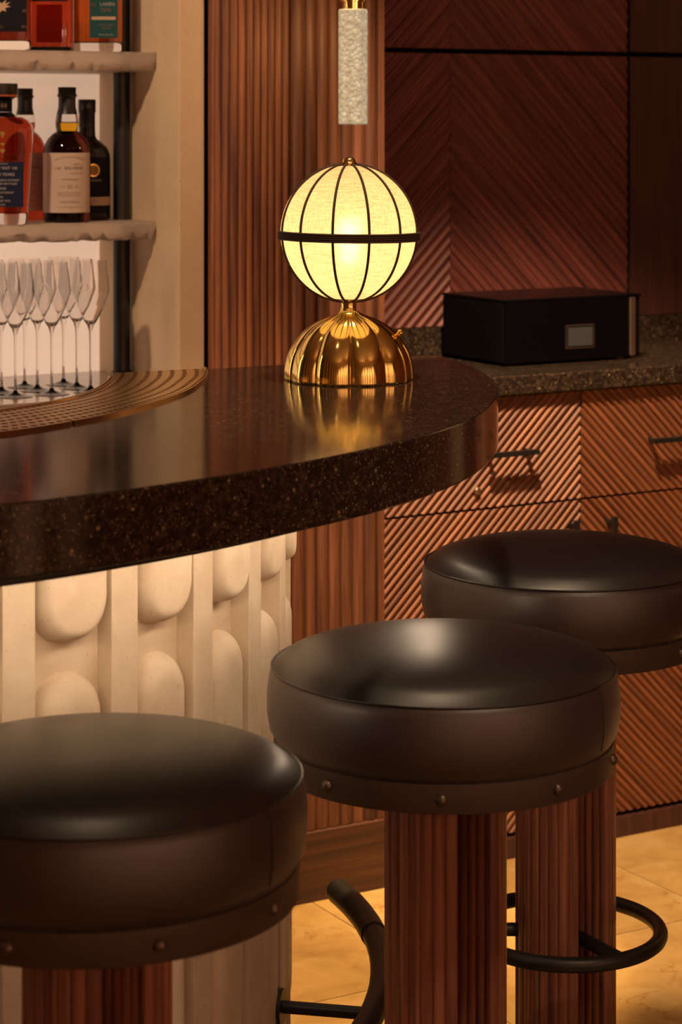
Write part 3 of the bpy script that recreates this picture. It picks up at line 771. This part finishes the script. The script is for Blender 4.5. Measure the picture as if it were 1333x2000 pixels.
# ------------------------------------------------------------------ table lamp
LX, LY = 0.0118, 3.335
lp = thing('table_lamp', 'lit globe table lamp with linen shade and scalloped brass dome base', 'lamp', (LX, LY, BT))
R0, HB = 0.0965, 0.100
DP = [(0, 1.0), (8, 0.997), (18, 0.988), (33.5, 0.955), (45, 0.908), (56.5, 0.838), (70, 0.722), (80, 0.60), (88, 0.455), (93, 0.33), (97, 0.215), (100, 0.155)]
prof = [(R0*0.985, 0.0), (R0, 0.002)] + [(R0*interp(DP, h), HB*h/100) for h in [4+2.0*k for k in range(49)]] + [(0.0138, HB+0.003), (0.0128, HB+0.006)]
NL = 10; ph = math.radians(-90-16+18)
def scal(a, r, z):
    k = abs(math.cos((a-ph)*NL/2+PI/2)); w_ = min(1, max(0, (r-0.0142)/0.02))
    return 1-0.105*w_*(1-k**0.55)
base = obj('dome_base', MB().lathe(prof, 240, fn=scal), 'brass', lp, ang=50)
obj('neck', MB().lathe([(0.0128, HB+0.004), (0.0124, HB+0.006), (0.0118, HB+0.009), (0.0118, HB+0.017), (0.0128, HB+0.019)], 32), 'brass', lp)
ka = math.radians(-8)
kd = Vector((math.cos(ka), math.sin(ka), 0.55)).normalized()
k0 = Vector((0.0655*math.cos(ka), 0.0655*math.sin(ka), 0.0640))
sw = obj('switch', MB().tube([k0-kd*0.004, k0+kd*0.009], 0.0026, 10), 'brass', lp)
kb = k0+kd*0.0125
obj('switch_ball', MB().sphere(kb, 0.0056, 16, 10), 'brass', sw)
RS = 0.1015; ZS = 1.2976-BT
shp = [(RS*math.sin(PI*j/40), ZS-RS*math.cos(PI*j/40)) for j in range(4, 38)]
mb = MB(); n = 96
vs = []; fs = []
for (r, z) in shp:
    for i in range(n): vs.append((r*math.cos(2*PI*i/n), r*math.sin(2*PI*i/n), z))
for j in range(len(shp)-1):
    for i in range(n): fs.append((j*n+i, j*n+(i+1) % n, (j+1)*n+(i+1) % n, (j+1)*n+i))
sh = obj('shade', mb.add(vs, fs), 'shade', lp, ang=80)
tilt = 0.012
for k in range(12):
    a = math.radians(-90+1.5+15+30*k)
    for (j0, j1) in ((2, 20), (20, 38)):
        path = []
        for j in range(j0*2, j1*2+1):
            q = PI*j/80; rr = (RS+0.0008)*math.sin(q)
            path.append((rr*math.cos(a), rr*math.sin(a), ZS-(RS+0.0008)*math.cos(q)))
        obj('rib_cord', MB().tube(path, 0.0020, 8), 'cord', sh)
for k in range(4):
    dz = -0.0048+0.0032*k
    path = []
    for i in range(160):
        a = 2*PI*i/160; rr = RS+0.0024
        path.append((rr*math.cos(a), rr*math.sin(a), ZS-0.004+dz-tilt*rr*math.cos(a)))
    obj('band_cord', MB().tube(path, 0.0019, 8, True), 'cord', sh)
obj('lower_collar', MB().lathe([(0.0118, HB+0.017), (0.014, HB+0.0175), (0.014, HB+0.0195), (0.010, HB+0.021)], 32), 'brass', lp)
fin = obj('finial', MB().lathe([(0.0165, ZS+RS-0.0018), (0.0160, ZS+RS+0.0005), (0.011, ZS+RS+0.002), (0.0098, ZS+RS+0.0035), (0.0094, ZS+RS+0.006), (0.0075, ZS+RS+0.0085), (0.004, ZS+RS+0.0098), (1e-6, ZS+RS+0.0102)], 32), 'brass', lp)
obj('lamp_rod', MB().lathe([(0.003, HB+0.01), (0.003, ZS+RS)], 10), 'brass', lp)
M['bulb'] = emis('bulb_glow', (1.0, 0.61, 0.31), 47.0)
obj('bulb', MB().lathe([(1e-6, ZS-0.045), (0.008, ZS-0.044), (0.010, ZS-0.030), (0.017, ZS-0.008), (0.0175, ZS+0.004), (0.013, ZS+0.016), (1e-6, ZS+0.021)], 20), 'bulb', lp)

# ------------------------------------------------------------------ pendant
pe = thing('pendant_light', 'lit bubble-glass rod pendant with a brass cap hanging above the lamp', 'pendant lamp', (0.0215, 4.03, 1.4572))
PR = 0.0262
obj('glass_rod', MB().lathe([(PR-0.002, 0), (PR, 0.002), (PR, 0.204), (PR-0.002, 0.206)], 40), 'bubble', pe)
obj('cap', MB().lathe([(0.0195, 0.206), (0.0195, 0.219), (0.023, 0.220), (0.023, 0.232), (0.008, 0.24)], 32), 'brass', pe)
obj('rod', MB().lathe([(0.005, 0.238), (0.005, 2.8-1.4572)], 12), 'brass', pe)
L = bpy.data.lights.new('pendant_fill', 'POINT'); L.energy = 0.85; L.color = (1.0, 0.62, 0.24); L.shadow_soft_size = 0.02  # added point light behind the rod, brightening the pier flutes
o = bpy.data.objects.new('pendant_fill', L); COL.objects.link(o); o.location = (0.02, 4.085, 1.62)

# ------------------------------------------------------------------ bottles
def bend(me, r, zc, a_c, squash=None, off=0.0006):
    for v in me.vertices:
        a = a_c+v.co.x/r; h = v.co.y
        v.co = ((r+off)*math.cos(a), (r+off)*math.sin(a), zc+h)
    me.update()
def put_text(parent, s, size, r, z, a_c, m, dx=0.0, name='lettering'):
    me = text_mesh(s, size)
    for v in me.vertices: v.co.x += dx
    bend(me, r, z, a_c); me.materials.append(M[m])
    return obj(name, me, None, parent)
def label_arc(parent, r, z0, z1, a0, a1, m, name='label', off=0.0004):
    n = 24; vs = []; fs = []
    for i in range(n+1):
        a = a0+(a1-a0)*i/n
        for (rr, z) in ((r-0.001, z0), (r+off, z0), (r+off, z1), (r-0.001, z1)): vs.append((rr*math.cos(a), rr*math.sin(a), z))
    for i in range(n):
        for j in range(4): fs.append((i*4+j, i*4+(j+1) % 4, i*4+4+(j+1) % 4, i*4+4+j))
    fs += [(0, 1, 2, 3), tuple(n*4+j for j in (3, 2, 1, 0))]
    return obj(name, MB().add(vs, fs), m, parent)
def at(px, v, z):       # place on pixel column px at room depth v
    k = (px-666.5)/4400; Y = v/(c30-k*s30); return (k*Y, Y, z)
D = math.radians
FACE = D(-90)
# speyside bottle (bulged neck)
def pot_bottle(label, px, v, h, r, liq, lab, full):
    t = thing('whisky_bottle', label, 'bottle', at(px, v, SH2), 0, 'whisky bottles on the lower shelf')
    def Z(f): return h*f
    body = [(r*0.90, 0.0), (r*0.98, Z(.012)), (r, Z(.03)), (r, Z(.50)), (r*0.985, Z(.535)), (r*0.93, Z(.575)), (r*0.80, Z(.62)), (r*0.62, Z(.652)), (r*0.44, Z(.675))]
    obj('body', MB().lathe(body, 48), liq, t, ang=60)
    obj('neck_whisky', MB().lathe([(r*0.44, Z(.675)), (r*.46, Z(.69)), (r*.485, Z(.712)), (r*.49, Z(.737))], 40), 'amber_gold' if full else 'amber', t, ang=60)
    obj('neck', MB().lathe([(r*.49, Z(.737)), (r*.475, Z(.765)), (r*.44, Z(.80))], 40), 'glass', t, ang=60)
    obj('capsule', MB().lathe([(r*.44, Z(.798)), (r*.37, Z(.85)), (r*.36, Z(.905)), (r*.37, Z(.925)), (r*.42, Z(.932)), (r*.42, Z(.945)), (r*.375, Z(.95)), (r*.385, Z(.997)), (r*.36, h)], 40), 'cap', t, ang=60)
    lb = label_arc(t, r, Z(.075), Z(.515), FACE-D(84), FACE+D(78), lab)
    a = FACE+D(14)
    # arched top line
    me = text_mesh('SINGLE MALT SCOTCH WHISKY', 0.0042)
    for q in me.vertices: q.co.y += 0.007-7.0*q.co.x**2
    bend(me, r, Z(.455), a); me.materials.append(M['ink_soft']); obj('lettering', me, None, lb)
    put_text(lb, 'Distillery', 0.0042, r, Z(.432), a, 'ink_soft', 0.014)
    put_text(lb, 'THE', 0.0066, r, Z(.400), a, 'ink', -0.023)
    put_text(lb, 'BALVENIE', 0.0082, r, Z(.402), a, 'ink', 0.008)
    put_text(lb, 'Established 1892', 0.0040, r, Z(.365), a, 'ink_soft', 0.012)
    put_text(lb, '—— PORTWOOD ——', 0.0048, r, Z(.318), a, 'ink', 0.0)
    put_text(lb, 'AGED', 0.0036, r, Z(.265), a, 'ink_soft', -0.012)
    put_text(lb, '21', 0.0100, r, Z(.265), a, 'ink', 0.0)
    put_text(lb, 'YEARS', 0.0036, r, Z(.265), a, 'ink_soft', 0.0125)
    for k in range(3): put_text(lb, 'finished in port casks of rare character', 0.0029, r, Z(.225-.013*k), a, 'ink_soft', 0.0)
    put_text(lb, 'David Stewart', 0.0062, r, Z(.155), a, 'ink_soft', 0.0)
    put_text(lb, 'DISTILLED AND BOTTLED IN SCOTLAND', 0.0026, r, Z(.115), a, 'ink_soft', 0.0)
    return t
pot_bottle('brown whisky bottle with cream label in front, beside the dark medal bottle', 131, 3.915, 0.253, 0.0443, 'amber_dark', 'label_cream', True)
pot_bottle('reddish whisky bottle with rose label, half hidden behind two front bottles', 49, 4.035, 0.252, 0.0395, 'amber_red', 'label_rose', False)
# dark bottle with medal
t = thing('whisky_bottle', 'dark bottle with gold medal label, rightmost on the lower shelf', 'bottle', at(170, 3.985, SH2), 0, 'whisky bottles on the lower shelf')
r, h = 0.0450, 0.231
obj('body', MB().lathe([(r*.94, 0), (r, 0.004), (r, h*.50), (r*.97, h*.55), (r*.86, h*.60), (r*.62, h*.645), (r*.42, h*.672), (r*.36, h*.70), (r*.34, h*.80)], 48), 'dark_glass', t, ang=60)
obj('capsule', MB().lathe([(r*.345, h*.74), (r*.35, h*.89), (r*.375, h*.895), (r*.375, h*.995), (r*.35, h)], 36), 'cap', t, ang=50)
obj('neck_window', MB().lathe([(r*.352, h*.705), (r*.352, h*.745)], 36), 'amber_gold', t)
lb = label_arc(t, r, h*.06, h*.52, FACE-D(80), FACE+D(80), 'label_black')
ac = FACE+D(22)
me = bpy.data.meshes.new('medal'); K = 28
me.from_pydata([(0.0125*math.cos(2*PI*i/K), 0.0125*math.sin(2*PI*i/K), 0) for i in range(K)]+[(0.0098*math.cos(2*PI*i/K), 0.0098*math.sin(2*PI*i/K), 0) for i in range(K)], [], [(i, (i+1) % K, K+(i+1) % K, K+i) for i in range(K)])
bend(me, r, h*.415, ac, off=0.0012); me.materials.append(M['gold']); obj('medal_ring', me, None, lb)
me = bpy.data.meshes.new('medal_face')
me.from_pydata([(0.0, 0.0, 0)]+[(0.0092*math.cos(2*PI*i/K), 0.0092*math.sin(2*PI*i/K), 0) for i in range(K)], [], [(0, 1+i, 1+(i+1) % K) for i in range(K)])
bend(me, r, h*.415, ac, off=0.0010); me.materials.append(plain('medal_bronze', (0.20, 0.10, 0.03), 0.4, 0.8)); obj('medal_face', me, None, lb)
put_text(lb, 'Revolution', 0.0085, r+0.0006, h*.335, ac-D(2), 'ink_pale')
label_arc(lb, r+0.0006, h*.125, h*.195, FACE-D(78), FACE+D(79), 'label_tan', 'label_band')
put_text(lb, '21', 0.0090, r+0.0012, h*.160, ac+D(3), 'ink_soft')
# square-shouldered bourbon bottle
def flat_bottle(name, label, loc, hw_t, hw_b, dep, h_body, parts, group):
    t = thing(name, label, 'bottle', loc, 0, group)
    def sect(z, hw, dp, e=5.0, n=40):
        o = []
        for i in range(n):
            a = 2*PI*i/n; cx, sy = math.cos(a), math.sin(a)
            o.append((hw*math.copysign(abs(cx)**(2/e), cx), dp*math.copysign(abs(sy)**(2/e), sy), z))
        return o
    def loft(secs):
        vs = []; fs = []; n = 40
        for s in secs: vs += s
        for j in range(len(secs)-1):
            for i in range(n): fs.append((j*n+i, j*n+(i+1) % n, (j+1)*n+(i+1) % n, (j+1)*n+i))
        fs += [tuple(range(n-1, -1, -1)), tuple((len(secs)-1)*n+i for i in range(n))]
        return MB().add(vs, fs)
    parts(t, sect, loft)
    return t
def flat_label(parent, x0, x1, y, z0, z1, m, name='label'):
    return obj(name, MB().box(x0, x1, y-0.0006, y+0.0005, z0, z1), m, parent, ang=None)
def flat_text(parent, s, size, x, y, z, m):
    me = text_mesh(s, size)
    for v in me.vertices: v.co = (v.co.x+x, y-0.0012, v.co.y+z)
    me.update(); me.materials.append(M[m]); return obj('lettering', me, None, parent)
def p_left(t, sect, loft):
    d = 0.028
    obj('glass_base', loft([sect(0, .046, d*.9), sect(.003, .048, d), sect(.021, .0495, d)]), 'glass', t, ang=50)
    obj('body', loft([sect(.021, .0495, d), sect(.06, .0525, d), sect(.17, .0585, d), sect(.182, .057, d), sect(.191, .050, d*.95), sect(.1965, .036, d*.85)]), 'amber_red', t, ang=50)
    obj('shoulder', MB().lathe([(.028, .1965), (.027, .200), (.0225, .2035), (.021, .206)], 36), 'glass', t, ang=50)
    obj('neck_label', MB().lathe([(.0212, .206), (.0212, .228)], 36), 'label_black', t)
    put_text(t, '88', 0.012, 0.0216, 0.217, FACE+D(25), 'ink_soft')
    obj('neck', MB().lathe([(.0212, .228), (.025, .231), (.031, .234), (.031, .238)], 36), 'amber', t, ang=50)
    obj('stopper', MB().lathe([(.031, .238), (.0315, .240), (.0315, .257), (.030, .258)], 36), 'cap', t, ang=50)
    flat_text(t, 'MOUNTAIN', 0.0125, 0.0, -d-.0005, .122, 'amber_dark')
    # gilt figures up the middle of the glass
    for (x, z, w_, h_) in ((.008, .165, .006, .012), (.008, .147, .006, .006), (.008, .135, .006, .009), (.008, .125, .003, .006)):
        obj('gilt_mark', MB().add([(x-w_, -d-.0008, z+h_*.3), (x, -d-.0008, z-h_*.6), (x+w_*.9, -d-.0008, z+h_*.2), (x, -d-.0008, z+h_*.5), (x, -d-.0001, z)], [(0, 1, 2, 3), (0, 1, 4), (1, 2, 4), (2, 3, 4), (3, 0, 4)]), 'gold', t, ang=None)
    lb = flat_label(t, -.046, .046, -d, .033, .115, 'label_navy')
    for (s, sz, z) in (('CASK STRENGTH', .0040, .1115), ('DISTILLERY INST 100', .0072, .1035), ('AGED 10 YEARS', .0080, .092), ('STRAIGHT BOURBON WHISKEY', .0052, .0815), ('BARRELED AND BOTTLED', .0056, .075), ('BY HAND', .0060, .0665), ('SMALL BATCH RESERVE', .0050, .059), ('750 ML', .0048, .051), ('50% ALC. BY VOL.', .0056, .044), ('100 PROOF', .0045, .037)):
        flat_text(lb, s, sz, 0.002, -d-.0004, z, 'ink_pale')
flat_bottle('bourbon_bottle', 'red-amber bourbon bottle with navy label, leftmost on the lower shelf', at(1, 3.885, SH2), 0, 0, 0, 0, p_left, 'whisky bottles on the lower shelf')
# upper shelf bottles
def p_up(kind):
    def f(t, sect, loft):
        hw, d = {'dark': (.050, .030), 'red': (.0385, .034), 'teal': (.0455, .032)}[kind]
        liq = {'dark': 'amber_dark', 'red': 'amber_red', 'teal': 'amber'}[kind]
        gb = .019 if kind != 'red' else .008
        obj('glass_base', loft([sect(0, hw*.95, d*.95), sect(.003, hw, d), sect(gb, hw, d)]), 'glass', t, ang=50)
        obj('body', loft([sect(gb, hw, d), sect(.17, hw, d), sect(.185, hw*.9, d*.9), sect(.195, hw*.6, d*.7), sect(.2, .014, .014, 2.0)]), liq, t, ang=50)
        obj('neck', MB().lathe([(.014, .2), (.0135, .235)], 28), 'glass', t)
        obj('stopper', MB().lathe([(.0175, .233), (.0175, .262), (.016, .264)], 28), 'cap', t, ang=50)
        if kind == 'dark':
            lb = flat_label(t, -hw*.94, hw*.94, -d, .034, .16, 'label_black')
            rnd = random.Random(3)
            vs = []; K = 18
            for i in range(K):
                a = 2*PI*i/K; rr = (0.0145 if i % 2 else 0.0075)*(1.15 if math.cos(a) > 0 else 0.95)
                vs.append((rr*1.15*math.cos(a), -d-.0012, .079+0.75*rr*math.sin(a)+0.35*rr*math.cos(a)))
            obj('leaf_motif', MB().add(vs+[(0.0, -d-.0012, .079)], [(i, (i+1) % K, K) for i in range(K)]), 'label_tan', lb, ang=None)
            flat_text(lb, '10', .008, .042, -d-.0004, .072, 'ink_soft'); flat_text(lb, 'OLD', .006, -.002, -d-.0004, .043, 'ink_soft'); flat_text(lb, '43%', .006, .042, -d-.0004, .043, 'ink_soft')
        if kind == 'red':
            lb = flat_label(t, -hw*.62, hw*.62, -d, .016, .086, 'amber_red', 'moulded_panel')
            flat_label(t, -hw*.9, hw*.9, -d, .092, .15, 'label_black')
        if kind == 'teal':
            lb = flat_label(t, -hw*.28, hw*.88, -d, .026, .150, 'label_teal')
            flat_text(lb, '15', .0095, -.0062, -d-.0004, .088, 'ink_soft')
            flat_text(lb, 'LAKEN', .0090, .0205, -d-.0004, .089, 'ink_pale'); flat_text(lb, 'TEN', .0105, .017, -d-.0004, .078, 'ink_soft')
            obj('label_bar', MB().box(-.009, .036, -d-.0012, -d-.0004, .060, .066), 'label_tan', lb, ang=None)
            flat_text(lb, 'SINGLE MALT', .0050, .019, -d-.0004, .050, 'ink_soft'); flat_text(lb, 'WHISKY', .0050, .019, -d-.0004, .044, 'ink_soft'); flat_text(lb, '700 ML 46% VOL', .0038, .018, -d-.0004, .032, 'ink_pale')
    return f
flat_bottle('whisky_bottle', 'bottle with black leaf-motif label, leftmost on the upper shelf', at(7, 3.91, SH1), 0, 0, 0, 0, p_up('dark'), 'bottles on the upper shelf')
flat_bottle('whisky_bottle', 'square red-amber bottle in the middle of the upper shelf', at(101, 3.91, SH1), 0, 0, 0, 0, p_up('red'), 'bottles on the upper shelf')
flat_bottle('whisky_bottle', 'amber bottle with teal label, rightmost on the upper shelf', at(192, 3.91, SH1), 0, 0, 0, 0, p_up('teal'), 'bottles on the upper shelf')

# ------------------------------------------------------------------ champagne glasses
def glass_proto():
    o_ = [(0.0001, 0.0), (0.032, 0.0), (0.032, 0.0010), (0.018, 0.0028), (0.006, 0.0060), (0.0027, 0.012), (0.0021, 0.04), (0.0021, 0.085), (0.0029, 0.110), (0.0060, 0.121), (0.0120, 0.130), (0.0250, 0.157), (0.0335, 0.180), (0.0350, 0.187), (0.0338, 0.195), (0.0285, 0.240)]
    i_ = [(0.0277, 0.240), (0.0330, 0.195), (0.0342, 0.187), (0.0326, 0.180), (0.0240, 0.157), (0.0110, 0.131), (0.0050, 0.1255), (0.0001, 0.124)]
    me = MB().lathe(o_+i_, 40).data('champagne_glass', 50); me.materials.append(M['stem_glass']); fix_normals(me); return me
gm = glass_proto()
spots_ = [(177, 3.80), (150, 3.866), (124, 3.932), (101, 3.80), (73, 3.866), (48, 3.932), (30, 3.80), (3, 3.866), (-24, 3.932), (-42, 3.80)]
ordn = ['nearest the black post', 'second from the black post', 'at the back, third from the black post', 'in front, fourth from the black post', 'fifth from the black post', 'at the back, sixth from the black post', 'in front, seventh from the black post', 'eighth from the black post', 'ninth from the black post', 'leftmost, cut off by the photo edge']
for (px, vv), od in zip(spots_, ordn):
    o = bpy.data.objects.new('champagne_glass', gm); COL.objects.link(o); o.location = at(px, vv, BZ)
    tag(o, 'tall clear champagne glass ' + od, 'glass', 'champagne glasses on the back counter')
